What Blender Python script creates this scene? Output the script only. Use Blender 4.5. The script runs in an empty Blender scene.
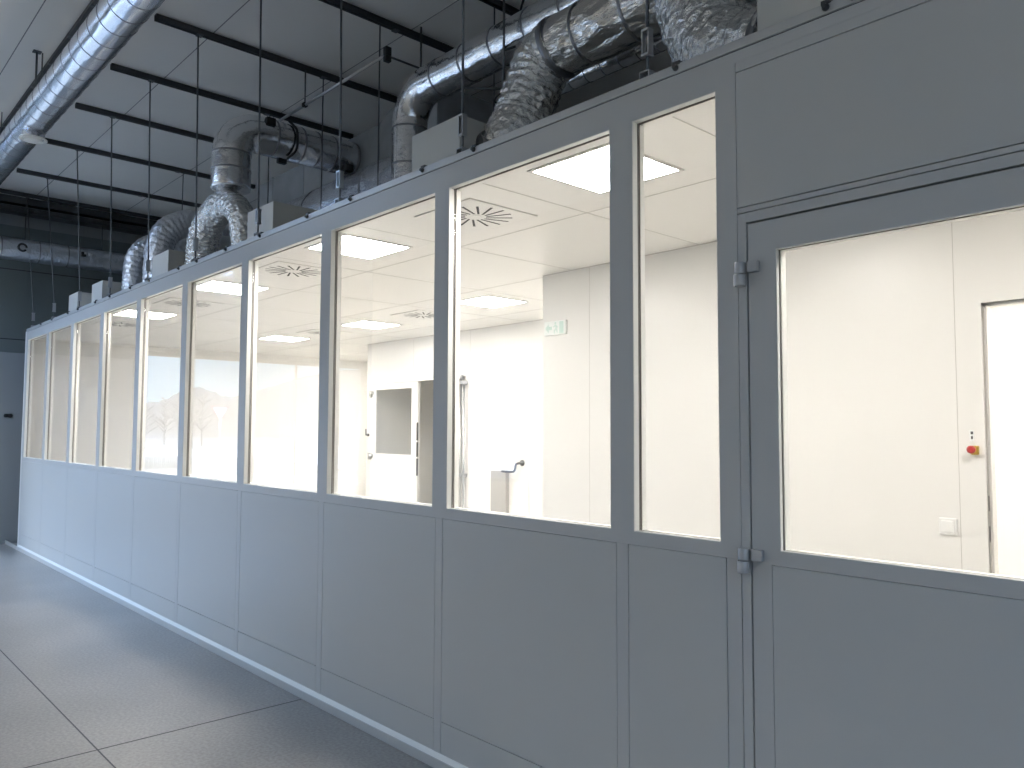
import bpy, bmesh, math, random
from mathutils import Vector, Matrix, noise
random.seed(7)
S = bpy.context.scene
COL = S.collection
PI = math.pi

# ------------------------------------------------------------------ render look
S.view_settings.view_transform = 'Standard'
S.view_settings.look = 'None'
S.view_settings.gamma = 1.0
S.view_settings.use_curve_mapping = False
S.view_settings.exposure = 0.0
S.cycles.max_bounces = 14
S.cycles.diffuse_bounces = 6
S.cycles.glossy_bounces = 6
S.cycles.transparent_max_bounces = 24
S.cycles.sample_clamp_indirect = 0.0
S.cycles.caustics_reflective = False
S.cycles.caustics_refractive = False

# ------------------------------------------------------------------ materials
def new_mat(name):
    m = bpy.data.materials.new(name); m.use_nodes = True
    nt = m.node_tree
    return m, nt, nt.nodes['Principled BSDF']

def plain(name, col, rough=.5, metal=0.0, spec=.5, mottle=0.0, mscale=3.0, bump=0.0, bscale=200.0):
    m, nt, b = new_mat(name)
    b.inputs['Base Color'].default_value = (*col, 1)
    b.inputs['Roughness'].default_value = rough
    b.inputs['Metallic'].default_value = metal
    b.inputs['Specular IOR Level'].default_value = spec
    tc = nt.nodes.new('ShaderNodeTexCoord')
    if mottle:
        n = nt.nodes.new('ShaderNodeTexNoise'); n.inputs['Scale'].default_value = mscale; n.inputs['Detail'].default_value = 6
        nt.links.new(tc.outputs['Object'], n.inputs['Vector'])
        r = nt.nodes.new('ShaderNodeValToRGB')
        r.color_ramp.elements[0].position = .3; r.color_ramp.elements[1].position = .7
        r.color_ramp.elements[0].color = (*[c * (1 - mottle) for c in col], 1)
        r.color_ramp.elements[1].color = (*[min(1, c * (1 + mottle)) for c in col], 1)
        nt.links.new(n.outputs['Fac'], r.inputs['Fac']); nt.links.new(r.outputs['Color'], b.inputs['Base Color'])
    if bump:
        n = nt.nodes.new('ShaderNodeTexNoise'); n.inputs['Scale'].default_value = bscale; n.inputs['Detail'].default_value = 3
        nt.links.new(tc.outputs['Object'], n.inputs['Vector'])
        bp = nt.nodes.new('ShaderNodeBump'); bp.inputs['Strength'].default_value = bump; bp.inputs['Distance'].default_value = .01
        nt.links.new(n.outputs['Fac'], bp.inputs['Height']); nt.links.new(bp.outputs['Normal'], b.inputs['Normal'])
    return m

def foil(name, col, rough, scale, strength, dist=.02, stretch=(1, 1, 1)):
    m, nt, b = new_mat(name)
    b.inputs['Base Color'].default_value = (*col, 1)
    b.inputs['Metallic'].default_value = 1.0
    b.inputs['Roughness'].default_value = rough
    tc = nt.nodes.new('ShaderNodeTexCoord')
    mp = nt.nodes.new('ShaderNodeMapping'); mp.inputs['Scale'].default_value = stretch
    nt.links.new(tc.outputs['Object'], mp.inputs['Vector'])
    n = nt.nodes.new('ShaderNodeTexNoise'); n.inputs['Scale'].default_value = scale; n.inputs['Detail'].default_value = 5
    n.inputs['Roughness'].default_value = .6
    nt.links.new(mp.outputs['Vector'], n.inputs['Vector'])
    v = nt.nodes.new('ShaderNodeTexVoronoi'); v.inputs['Scale'].default_value = scale * 1.3
    nt.links.new(mp.outputs['Vector'], v.inputs['Vector'])
    a = nt.nodes.new('ShaderNodeMath'); a.operation = 'MULTIPLY_ADD'; a.inputs[1].default_value = .5
    nt.links.new(v.outputs['Distance'], a.inputs[0]); nt.links.new(n.outputs['Fac'], a.inputs[2])
    bp = nt.nodes.new('ShaderNodeBump'); bp.inputs['Strength'].default_value = strength; bp.inputs['Distance'].default_value = dist
    nt.links.new(a.outputs[0], bp.inputs['Height']); nt.links.new(bp.outputs['Normal'], b.inputs['Normal'])
    return m

def glass_mat(name, tint=(.98, .98, .975), f0=.045):
    m = bpy.data.materials.new(name); m.use_nodes = True
    nt = m.node_tree; nt.nodes.clear()
    out = nt.nodes.new('ShaderNodeOutputMaterial')
    tr = nt.nodes.new('ShaderNodeBsdfTransparent'); tr.inputs['Color'].default_value = (*tint, 1)
    gl = nt.nodes.new('ShaderNodeBsdfGlossy'); gl.inputs['Roughness'].default_value = 0.0
    mix = nt.nodes.new('ShaderNodeMixShader')
    geo = nt.nodes.new('ShaderNodeNewGeometry')
    dot = nt.nodes.new('ShaderNodeVectorMath'); dot.operation = 'DOT_PRODUCT'
    nt.links.new(geo.outputs['Incoming'], dot.inputs[0]); nt.links.new(geo.outputs['Normal'], dot.inputs[1])
    ab = nt.nodes.new('ShaderNodeMath'); ab.operation = 'ABSOLUTE'; nt.links.new(dot.outputs['Value'], ab.inputs[0])
    om = nt.nodes.new('ShaderNodeMath'); om.operation = 'SUBTRACT'; om.inputs[0].default_value = 1.0
    nt.links.new(ab.outputs[0], om.inputs[1])
    pw = nt.nodes.new('ShaderNodeMath'); pw.operation = 'POWER'; pw.inputs[1].default_value = 5.0
    nt.links.new(om.outputs[0], pw.inputs[0])
    ma = nt.nodes.new('ShaderNodeMath'); ma.operation = 'MULTIPLY_ADD'
    ma.inputs[1].default_value = 1 - f0; ma.inputs[2].default_value = f0
    nt.links.new(pw.outputs[0], ma.inputs[0])
    nt.links.new(ma.outputs[0], mix.inputs['Fac'])
    nt.links.new(tr.outputs[0], mix.inputs[1]); nt.links.new(gl.outputs[0], mix.inputs[2])
    nt.links.new(mix.outputs[0], out.inputs['Surface'])
    return m

def emit(name, col, strength):
    m = bpy.data.materials.new(name); m.use_nodes = True
    nt = m.node_tree; nt.nodes.clear()
    out = nt.nodes.new('ShaderNodeOutputMaterial'); e = nt.nodes.new('ShaderNodeEmission')
    e.inputs['Color'].default_value = (*col, 1); e.inputs['Strength'].default_value = strength
    nt.links.new(e.outputs[0], out.inputs['Surface'])
    return m

def floor_mat():
    m, nt, b = new_mat('polished_concrete')
    tc = nt.nodes.new('ShaderNodeTexCoord')
    n1 = nt.nodes.new('ShaderNodeTexNoise'); n1.inputs['Scale'].default_value = 1.1; n1.inputs['Detail'].default_value = 8
    n2 = nt.nodes.new('ShaderNodeTexNoise'); n2.inputs['Scale'].default_value = 62; n2.inputs['Detail'].default_value = 4
    v = nt.nodes.new('ShaderNodeTexVoronoi'); v.inputs['Scale'].default_value = 75
    for n in (n1, n2, v): nt.links.new(tc.outputs['Object'], n.inputs['Vector'])
    r1 = nt.nodes.new('ShaderNodeValToRGB')
    r1.color_ramp.elements[0].position = .32; r1.color_ramp.elements[0].color = (.275, .262, .243, 1)
    r1.color_ramp.elements[1].position = .7; r1.color_ramp.elements[1].color = (.345, .330, .308, 1)
    nt.links.new(n1.outputs['Fac'], r1.inputs['Fac'])
    r2 = nt.nodes.new('ShaderNodeValToRGB')
    r2.color_ramp.elements[0].position = .35; r2.color_ramp.elements[0].color = (.80, .80, .80, 1)
    r2.color_ramp.elements[1].position = .65; r2.color_ramp.elements[1].color = (1.1, 1.1, 1.1, 1)
    nt.links.new(n2.outputs['Fac'], r2.inputs['Fac'])
    r3 = nt.nodes.new('ShaderNodeValToRGB')
    r3.color_ramp.elements[0].position = .05; r3.color_ramp.elements[0].color = (.7, .7, .7, 1)
    r3.color_ramp.elements[1].position = .25; r3.color_ramp.elements[1].color = (1, 1, 1, 1)
    nt.links.new(v.outputs['Distance'], r3.inputs['Fac'])
    mx = nt.nodes.new('ShaderNodeMixRGB'); mx.blend_type = 'MULTIPLY'; mx.inputs['Fac'].default_value = 1
    nt.links.new(r1.outputs['Color'], mx.inputs[1]); nt.links.new(r2.outputs['Color'], mx.inputs[2])
    mx2 = nt.nodes.new('ShaderNodeMixRGB'); mx2.blend_type = 'MULTIPLY'; mx2.inputs['Fac'].default_value = .6
    nt.links.new(mx.outputs['Color'], mx2.inputs[1]); nt.links.new(r3.outputs['Color'], mx2.inputs[2])
    nt.links.new(mx2.outputs['Color'], b.inputs['Base Color'])
    b.inputs['Roughness'].default_value = .33
    bp = nt.nodes.new('ShaderNodeBump'); bp.inputs['Strength'].default_value = .04; bp.inputs['Distance'].default_value = .005
    nt.links.new(n2.outputs['Fac'], bp.inputs['Height']); nt.links.new(bp.outputs['Normal'], b.inputs['Normal'])
    return m

M = {}
M['panel'] = plain('grey_powder_coat', (.56, .555, .535), .36, bump=.02, bscale=500)
M['frame'] = plain('grey_frame_coat', (.55, .545, .53), .34, bump=.02, bscale=500)
M['cap'] = plain('cap_rail_aluminium', (.55, .55, .54), .38, .35)
M['backing'] = plain('dark_joint', (.13, .13, .13), .8)
M['gasket'] = plain('black_gasket', (.03, .03, .03), .7)
M['bead_gasket'] = plain('grey_glazing_gasket', (.17, .155, .135), .7)
M['hinge'] = plain('grey_hinge_coat', (.52, .52, .53), .32, .3)
M['jamb'] = plain('white_glazing_bead', (.80, .80, .77), .4)
M['white'] = plain('clean_white_panel', (.80, .79, .765), .33, mottle=.012, mscale=2)
M['white_ceiling'] = plain('clean_white_ceiling', (.82, .81, .785), .35)
M['seam'] = plain('grey_seam', (.52, .50, .47), .6)
M['vinyl'] = plain('cream_vinyl_floor', (.66, .64, .60), .35, mottle=.03, mscale=8)
M['floor'] = floor_mat()
M['joint'] = plain('floor_joint_filler', (.10, .10, .105), .8)
M['hall_ceiling'] = plain('grey_ceiling_paint', (.90, .885, .855), .75, mottle=.05, mscale=.5)
M['hall_seam'] = plain('ceiling_seam', (.30, .30, .31), .8)
M['hall_wall'] = plain('dark_grey_green_cladding', (.15, .175, .175), .6, mottle=.04, mscale=.8)
M['hall_grey'] = plain('mid_grey_panel', (.30, .315, .32), .5, mottle=.03, mscale=1)
M['hall_white'] = plain('cream_hall_plaster', (.78, .72, .62), .8, mottle=.02, mscale=1)
M['black'] = plain('black_plastic', (.012, .012, .013), .45)
M['strut'] = plain('dark_strut_steel', (.085, .087, .092), .45, .6)
M['rod'] = plain('threaded_rod_steel', (.16, .165, .175), .4, .8)
M['zinc'] = plain('zinc_plated', (.55, .56, .58), .35, .9)
M['box'] = plain('white_filter_box', (.66, .65, .61), .45)
M['foil'] = foil('smooth_foil_duct', (.76, .77, .79), .12, 9, .45, .014, (1, 1, 1))
M['foil_wide'] = foil('wide_foil_wrap', (.74, .77, .84), .22, 6, .7, .03, (.4, 1.5, 1.5))
M['foil_near'] = foil('wrapped_foil_duct', (.70, .72, .77), .22, 7, .35, .015, (.35, 1.6, 1.6))
M['foil_crumple'] = foil('crumpled_foil_wrap', (.68, .66, .63), .12, 9, .9, .035, (.5, 1.4, 1.4))
M['flex'] = foil('crumpled_flexible_foil', (.78, .77, .75), .13, 24, .8, .03)
M['flex_dull'] = foil('dull_flexible_foil', (.58, .60, .64), .34, 22, .55, .02)
M['band'] = plain('foil_tape_band', (.30, .30, .31), .4, 1.0)
M['dull_duct'] = plain('grey_insulated_duct', (.42, .44, .46), .5, .25, mottle=.12, mscale=5)
M['glass'] = glass_mat('window_glass')
M['glass_thin'] = glass_mat('outer_glass', (.97, .99, 1.0), .04)
M['light'] = emit('light_panel', (1.0, .955, .90), 62.0)
M['light_frame'] = plain('light_trim', (.62, .61, .58), .4)
M['steel'] = plain('brushed_steel', (.50, .50, .50), .3, 1.0)
M['black_metal'] = plain('dark_door_hardware', (.09, .09, .09), .4, .7)
M['smoked'] = plain('dim_room_wall', (.80, .77, .69), .6)
M['red'] = plain('red_button', (.40, .02, .02), .35)
M['yellow'] = plain('yellow_button_box', (.55, .36, .05), .45)
M['sign_white'] = plain('sign_white', (.86, .90, .88), .3)
M['sign_green'] = plain('sign_pale_green', (.60, .76, .70), .4)
M['sign_grey'] = plain('cabinet_grey', (.40, .39, .37), .5)
M['sign_ink'] = plain('sign_ink', (.07, .07, .08), .6)
M['slot'] = plain('black_slot', (.012, .012, .012), .7)
M['plastic'] = plain('white_switch_plastic', (.84, .84, .83), .3)
M['ground'] = plain('dry_winter_grass', (.085, .075, .06), .9, mottle=.25, mscale=.4)
M['road'] = plain('pale_paving', (.30, .295, .29), .7, mottle=.05, mscale=.3)  # pale base colour of road and path, faintly mottled
M['hill'] = plain('winter_hillside', (.030, .027, .024), .95, mottle=.35, mscale=.06)
M['bark'] = plain('tree_bark', (.16, .13, .11), .9, mottle=.2, mscale=4)
M['sign_red'] = plain('sign_red_border', (.55, .05, .05), .5)
M['hedge'] = plain('grey_fence_boards', (.20, .20, .18), .9, mottle=.2, mscale=3)

# ------------------------------------------------------------------ mesh helpers
class MB:
    def __init__(s): s.bm = bmesh.new()
    def box(s, x0, x1, y0, y1, z0, z1, bev=0.0):
        bm = bmesh.new() if bev else s.bm
        vs = [bm.verts.new((x, y, z)) for x in (x0, x1) for y in (y0, y1) for z in (z0, z1)]
        for q in ((0, 1, 3, 2), (4, 6, 7, 5), (0, 4, 5, 1), (2, 3, 7, 6), (0, 2, 6, 4), (1, 5, 7, 3)):
            bm.faces.new([vs[i] for i in q])
        if bev:
            bmesh.ops.bevel(bm, geom=list(bm.edges), offset=bev, segments=2, affect='EDGES', profile=.5)
            s.join(bm)
        return s
    def join(s, bm):
        me = bpy.data.meshes.new('tmp'); bm.to_mesh(me); bm.free(); s.bm.from_mesh(me); bpy.data.meshes.remove(me)
    def prism(s, pts, ext):
        a = [s.bm.verts.new(p) for p in pts]; e = Vector(ext)
        b = [s.bm.verts.new(Vector(p) + e) for p in pts]
        n = len(pts)
        s.bm.faces.new(a); s.bm.faces.new(b[::-1])
        for i in range(n):
            j = (i + 1) % n
            s.bm.faces.new((a[i], b[i], b[j], a[j]))
        return s
    def tube(s, path, r, seg=16, cap=True, smooth=True, fn=None):
        P = [Vector(p) for p in path]; n = len(P)
        T = []
        for i in range(n):
            t = P[min(i + 1, n - 1)] - P[max(i - 1, 0)]
            T.append(t.normalized())
        up = Vector((0, 0, 1)) if abs(T[0].z) < .9 else Vector((0, 1, 0))
        N = (up - T[0] * up.dot(T[0])).normalized()
        rings = []; L = 0
        for i in range(n):
            if i:
                N = (N - T[i] * N.dot(T[i])).normalized(); L += (P[i] - P[i - 1]).length
            B = T[i].cross(N)
            ring = []
            for k in range(seg):
                a = 2 * PI * k / seg
                rr = r if not callable(r) else r(i / (n - 1))
                if fn: rr = fn(rr, L, a, P[i])
                ring.append(s.bm.verts.new(P[i] + N * (rr * math.cos(a)) + B * (rr * math.sin(a))))
            rings.append(ring)
        for i in range(n - 1):
            for k in range(seg):
                j = (k + 1) % seg
                f = s.bm.faces.new((rings[i][k], rings[i][j], rings[i + 1][j], rings[i + 1][k])); f.smooth = smooth
        if cap:
            s.bm.faces.new(rings[0][::-1]); s.bm.faces.new(rings[-1])
        return s
    def cyl(s, p0, p1, r, seg=16): return s.tube([p0, p1], r, seg)
    def lathe(s, prof, c, axis='z', seg=32):
        rings = []
        for (rr, h) in prof:
            ring = []
            for k in range(seg):
                a = 2 * PI * k / seg; u, v = rr * math.cos(a), rr * math.sin(a)
                p = {'z': (u, v, h), 'y': (u, h, v), 'x': (h, u, v)}[axis]
                ring.append(s.bm.verts.new(Vector(c) + Vector(p)))
            rings.append(ring)
        for i in range(len(rings) - 1):
            for k in range(seg):
                j = (k + 1) % seg
                f = s.bm.faces.new((rings[i][k], rings[i][j], rings[i + 1][j], rings[i + 1][k])); f.smooth = True
        s.bm.faces.new(rings[0]); s.bm.faces.new(rings[-1])
        return s
    def build(s, name, mat, parent=None):
        bmesh.ops.recalc_face_normals(s.bm, faces=list(s.bm.faces))
        me = bpy.data.meshes.new(name); s.bm.to_mesh(me); s.bm.free()
        me.materials.append(M[mat] if isinstance(mat, str) else mat)
        o = bpy.data.objects.new(name, me); COL.objects.link(o)
        if parent is not None:
            o.parent = parent
            o.matrix_parent_inverse = Matrix.Identity(4)
            o.location = -Vector(parent['_org']) if '_org' in parent else (0, 0, 0)
        return o

ROOTS = []
def thing(name, label, cat, loc=(0, 0, 0), group=None):
    o = bpy.data.objects.new(name, None); COL.objects.link(o)
    o.empty_display_size = .05
    o.location = loc; o['label'] = label; o['category'] = cat; o['_org'] = tuple(loc)
    if group: o['group'] = group
    ROOTS.append(o)
    return o
def tag(o, label, cat, group=None, kind=None):
    o['label'] = label; o['category'] = cat
    if group: o['group'] = group
    if kind: o['kind'] = kind
    return o
def struct(o, label=None):
    o['kind'] = 'structure'
    if label: o['label'] = label
    return o
def B(*a, **k): return MB().box(*a, **k)
def copy_tree(o, parent=None):
    c = o.copy(); COL.objects.link(c)
    if parent is not None: c.parent = parent
    for ch in list(o.children): copy_tree(ch, c)
    return c
def place_copy(o, loc, label):
    c = copy_tree(o); c.location = loc; c['label'] = label
    return c

def smooth_path(pts, n=24):
    P = [Vector(p) for p in pts]
    P = [P[0] * 2 - P[1]] + P + [P[-1] * 2 - P[-2]]
    out = []
    for i in range(1, len(P) - 2):
        for k in range(n):
            t = k / n
            a, b, c, d = P[i - 1], P[i], P[i + 1], P[i + 2]
            out.append(.5 * ((2 * b) + (c - a) * t + (2 * a - 5 * b + 4 * c - d) * t * t + (3 * b - a - 3 * c + d) * t ** 3))
    out.append(P[-2])
    return out
def resample(path, step):
    P = [Vector(p) for p in path]; out = [P[0]]; acc = 0
    for i in range(1, len(P)):
        seg = P[i] - P[i - 1]; L = seg.length
        if L < 1e-9: continue
        pos = step - acc
        while pos <= L:
            out.append(P[i - 1] + seg * (pos / L)); pos += step
        acc = (acc + L) % step
    if (out[-1] - P[-1]).length > step * .3: out.append(P[-1])
    return out
def straight(p0, p1, step):
    p0, p1 = Vector(p0), Vector(p1); n = max(2, int((p1 - p0).length / step) + 1)
    return [p0.lerp(p1, i / (n - 1)) for i in range(n)]
def bend(c, r, a0, a1, u, v, n=14):
    c, u, v = Vector(c), Vector(u), Vector(v)
    return [c + u * (r * math.cos(a0 + (a1 - a0) * i / n)) + v * (r * math.sin(a0 + (a1 - a0) * i / n)) for i in range(n + 1)]
def wrapfn(amp, seed):
    def f(r, L, a, p):
        return r * (1 + amp * noise.noise(Vector((p.x * 5 + seed, p.y * 5 + math.cos(a) * 2.2, p.z * 5 + math.sin(a) * 2.2)))
                    + amp * .5 * noise.noise(Vector((L * 14 + seed, math.cos(a) * 5, math.sin(a) * 5))))
    return f
def flexfn(pitch, seed, ridge=.035, crumple=.06):
    def f(r, L, a, p):
        w = noise.noise(Vector((math.cos(a) * 2.5 + seed, math.sin(a) * 2.5, L * 3)))
        ph = 2 * PI * (L / pitch + .45 * w)
        n1 = noise.noise(Vector((math.cos(a) * 6 + seed, math.sin(a) * 6, L * 26)))
        n2 = noise.noise(Vector((math.cos(a) * 3 + seed * 2, math.sin(a) * 3, L * 7)))
        return r * (1 + ridge * math.sin(ph) + crumple * n1 + crumple * .8 * n2)
    return f
def ring(parent, c, axis, r, w=.007, t=.003, mat='band', name='band', seg=40):
    c = Vector(c); ax = Vector(axis).normalized()
    return MB().tube([c - ax * w, c + ax * w], r + t, seg).build(name, mat, parent)

# ------------------------------------------------------------------ key dimensions
PITCH = 1.0685
POST0 = -1.816
XL = -11.45          # far end of the glazed partition
SILL, HEAD, TOP = 1.149, 2.621, 2.727
WT = .07             # partition thickness
ZC = 2.65            # clean room ceiling
HC = 4.60            # hall ceiling
XE = -12.2           # hall end wall
YS = -5.5            # hall side wall
YB = 6.4             # hall rear wall (behind the clean room)
XR = 4.2             # hall near end wall
posts = [POST0 - PITCH * k for k in range(9)]
PW = .052            # half width of a post between panes

# ------------------------------------------------------------------ hall shell
struct(B(XE - .3, XR + .3, YS - .3, YB + .3, -.25, 0).build('floor', 'floor'), 'grey polished concrete floor with dark saw-cut joints')
struct(B(XE - .2, XR + .2, -1.065, -1.059, -.002, .0012).build('trim_1', 'joint'), 'dark floor joint running along the partition')
struct(B(-4.106, -4.100, YS, -.02, -.002, .0012).build('trim_2', 'joint'), 'dark floor joint running out from the partition')
# two roof lights added to brighten the hall, both left of / behind the picture
ADDED_RLS = [(-11.6, -7.4, -3.5, -2.3), (1.4, 2.5, -4.4, -3.4)]
w = MB()
xs_ = [XE - .3, ADDED_RLS[0][0], ADDED_RLS[0][1], ADDED_RLS[1][0], ADDED_RLS[1][1], XR + .3]
for k in range(5):
    if k in (1, 3):
        r_ = ADDED_RLS[k // 2]
        w.box(xs_[k], xs_[k + 1], YS - .3, r_[2], HC, HC + .25); w.box(xs_[k], xs_[k + 1], r_[3], YB + .3, HC, HC + .25)
    else:
        w.box(xs_[k], xs_[k + 1], YS - .3, YB + .3, HC, HC + .25)
struct(w.build('ceiling', 'hall_ceiling'), 'tall grey hall ceiling')
for j, RL in enumerate(ADDED_RLS):
    w = MB(); nb = 5 if j == 0 else 3
    for k in range(nb):
        xx = RL[0] + .03 + (RL[1] - RL[0] - .06) * k / (nb - 1); w.box(xx - .03, xx + .03, RL[2], RL[3], HC + .15, HC + .22)
    for yy in (RL[2] + .03, RL[3] - .03): w.box(RL[0], RL[1], yy - .03, yy + .03, HC + .151, HC + .219)
    rl = struct(w.build('window_%d' % (23 + j), 'hall_grey'), 'unseen roof light added to brighten the hall')
    B(RL[0], RL[1], RL[2], RL[3], HC + .18, HC + .19).build('window_glass', 'glass_thin', rl)
for i, y in enumerate((-2.03, -.95, .13, 1.235, 2.34, 3.44)):
    struct(B(XE, XR, y - .0035, y + .0035, HC - .002, HC + .01).build('trim_%d' % (10 + i), 'hall_seam'), 'ceiling seam')
# end wall with its big window (y from -5.4 to -1.5) and the grey door next to the partition
WY0, WY1, WZ1 = -5.42, -1.5, 2.66
w = MB()
w.box(XE - .3, XE, WY1, YB + .3, 0, 4.22)
w.box(XE - .3, XE, YS - .3, WY0, 0, 4.22)
w.box(XE - .3, XE, WY0, WY1, WZ1, 4.22)
w.box(XE - .3, XE, WY0, WY1, 0, .12)
ew = struct(w.build('wall_end', 'hall_wall'), 'dark grey-green end wall of the hall')
struct(B(XE - .3, XE, YS - .3, YB + .3, 4.22, HC).build('wall_end_upper', 'hall_grey'), 'paler band at the top of the end wall')
for i, z in enumerate((2.695, 3.63)):
    struct(B(XE - .005, XE + .003, WY1, YB, z - .006, z + .006).build('trim_%d' % (20 + i), 'gasket'), 'dark seam across the end wall')
# grey flush door beside the partition
d1 = struct(B(XE + .001, XE + .035, -1.42, .30, .03, 2.515, bev=.006).build('door_1', 'hall_grey'), 'grey flush door in the end wall left of the partition')
B(XE + .001, XE + .045, -1.42, .30, .0, .028).build('threshold', 'hall_grey', d1)
# window frame
wf = MB()
fx0, fx1 = XE - .2, XE - .12
wf.box(fx0, fx1, WY0, WY1, .12, .18); wf.box(fx0, fx1, WY0, WY1, WZ1 - .05, WZ1)
for y, hw in ((WY0 + .03, .03), (WY1 - .03, .03), (-4.1, .012)): wf.box(fx0 + (.02 if hw < .02 else 0), fx1 - (.02 if hw < .02 else 0), y - hw, y + hw, .18, WZ1 - .05)
win = struct(wf.build('window_20', 'hall_grey'), 'tall window in the hall end wall')
B(XE - .166, XE - .16, WY0, WY1, .15, WZ1 - .02).build('window_glass', 'glass_thin', win)
# side wall with windows
SW = [(-9.45, -8.35, .75, 2.5)]
w = MB(); x = XE - .3
for a, b, z0, z1 in SW:
    w.box(x, a, YS - .3, YS, 0, HC); w.box(a, b, YS - .3, YS, 0, z0); w.box(a, b, YS - .3, YS, z1, HC); x = b
w.box(x, XR + .3, YS - .3, YS, 0, HC)
struct(w.build('wall_side', 'hall_white'), 'outer side wall of the hall')
for i, (a, b, z0, z1) in enumerate(SW):
    wf = MB()
    wf.box(a, b, YS - .2, YS - .12, z0, z0 + .05); wf.box(a, b, YS - .2, YS - .12, z1 - .05, z1)
    for xx in ([a + .025, b - .025] + ([(a + b) / 2] if b - a > 2 else [])): wf.box(xx - .025, xx + .025, YS - .2, YS - .12, z0 + .05, z1 - .05)
    win = struct(wf.build('window_%d' % (21 + i), 'hall_grey'), 'window in the side wall of the hall')
    B(a, b, YS - .166, YS - .16, z0 + .02, z1 - .02).build('window_glass', 'glass_thin', win)
struct(B(XE - .3, XR + .3, YB, YB + .3, 0, HC).build('wall_rear', 'hall_wall'), 'rear wall behind the clean room')
ADDED_NW = (-4.9, -2.6, .9, 3.0)  # window added behind the camera to light the hall
w = MB(); w.box(XR, XR + .3, YS, ADDED_NW[0], 0, HC); w.box(XR, XR + .3, ADDED_NW[1], YB, 0, HC); w.box(XR, XR + .3, ADDED_NW[0], ADDED_NW[1], 0, ADDED_NW[2]); w.box(XR, XR + .3, ADDED_NW[0], ADDED_NW[1], ADDED_NW[3], HC)
struct(w.build('wall_near', 'hall_white'), 'near end wall of the hall')
w = MB(); w.box(XR + .1, XR + .18, ADDED_NW[0], ADDED_NW[1], ADDED_NW[2], ADDED_NW[2] + .06); w.box(XR + .1, XR + .18, ADDED_NW[0], ADDED_NW[1], ADDED_NW[3] - .06, ADDED_NW[3])
for y in (ADDED_NW[0] + .03, (ADDED_NW[0] + ADDED_NW[1]) / 2, ADDED_NW[1] - .03): w.box(XR + .1, XR + .18, y - .03, y + .03, ADDED_NW[2] + .06, ADDED_NW[3] - .06)
win = struct(w.build('window_22', 'hall_grey'), 'tall unseen window added in the near end wall to light the hall')
B(XR + .14, XR + .146, ADDED_NW[0], ADDED_NW[1], ADDED_NW[2] + .02, ADDED_NW[3] - .02).build('window_glass', 'glass_thin', win)

# pair of round black sockets on the grey door
t = thing('double_socket', 'pair of round black sockets on the grey door at the far end', 'socket', (XE + .036, -.04, 1.677))
B(XE + .036, XE + .042, -.085, .005, 1.655, 1.70, bev=.002).build('back_plate', 'black', t)
for y in (-.066, -.014):
    MB().lathe([(.024, 0), (.024, .012), (.018, .016), (.0, .016)][:3], (XE + .042, y, 1.677), 'x', 24).build('socket_face', 'black', t)

# ------------------------------------------------------------------ clean room partition
w = MB()
W0, W1 = 0.0, WT
# sill rail and head rail, posts
XD0, XD1 = -1.305, -.225        # door opening
wall_x1 = 1.9
w.box(XL, XD0 - .036, W0, W1, 1.103, SILL)                      # sub sill rail
w.box(XL, XD0 - .036, W0, W1, HEAD, 2.69)                       # head rail
w.box(XL, wall_x1, W0, W1, 2.69, TOP)
w.box(XL, wall_x1, W0 + .012, W1 - .012, 0.0, 1.10) if False else None
for k, px in enumerate(posts):
    w.box(px - PW, px + PW, W0, W1, SILL, HEAD)
w.box(-1.414, XD0 - .036, W0, W1, SILL, HEAD)                   # post right of the narrow pane
w.box(XL, XL + .075, W0, W1, SILL, HEAD)
wall = struct(w.build('wall_front', 'frame'), 'grey framed clean room partition with a row of tall panes')
# dark backing that shows in the joints
B(XL + .004, wall_x1, .010, WT - .004, .002, 1.1).build('joint_backing', 'backing', wall)
B(XD0 - .04, wall_x1, .010, WT - .004, 2.17, 2.692).build('joint_backing', 'backing', wall)
# lower panels and cover strips
g = .0015
edges = [XL] + [p for p in reversed(posts)] + [-1.368]
for i in range(len(edges) - 1):
    a = edges[i] + (.0 if i == 0 else .0265); b = edges[i + 1] - .0265
    B(a + g, b - g, 0, .012, .205 + g, 1.103 - g, bev=.0012).build('panel', 'panel', wall)
    B(a + g, b - g, 0, .012, .0, .205 - g, bev=.0012).build('kick_panel', 'panel', wall)
for p in posts:
    B(p - .0265 + g * .5, p + .0265 - g * .5, -.0005, .012, .0, 1.103, bev=.0012).build('cover_strip', 'frame', wall)
B(-1.3945 + g, XD0 - .036 - g, 0, .012, .0, 1.103, bev=.0012).build('cover_strip', 'frame', wall)
# strip between narrow pane post and the door, full height
B(XD0 - .036 + g, XD0 - .004, 0, WT, 0, 2.193 - g, bev=.0012).build('door_jamb', 'frame', wall)
B(XD0 - .004, XD1 + .004, 0, WT, 2.160, 2.193 - g, bev=.0012).build('door_jamb', 'frame', wall)
B(XD0 - .036 + g, XD1 + .036, 0, .012, 2.193 + g, 2.212 - g, bev=.001).build('cover_strip', 'frame', wall)
B(XD1 + .004, XD1 + .036, 0, WT, 0, 2.193 - g, bev=.0012).build('door_jamb', 'frame', wall)
# big plain panel above the door
B(XD0 - .036 + g, .80, 0, .012, 2.212 + g, 2.656 - g, bev=.0012).build('panel', 'panel', wall)
B(XD0 - .036 + g, .80, 0, .012, 2.656 + g, 2.69, bev=.001).build('cover_strip', 'frame', wall)
B(XD1 + .04, .80, 0, .012, .0, 2.19, bev=.0012).build('panel', 'panel', wall)
B(.805, wall_x1, 0, .012, .0, 2.69, bev=.0012).build('panel', 'panel', wall)
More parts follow.
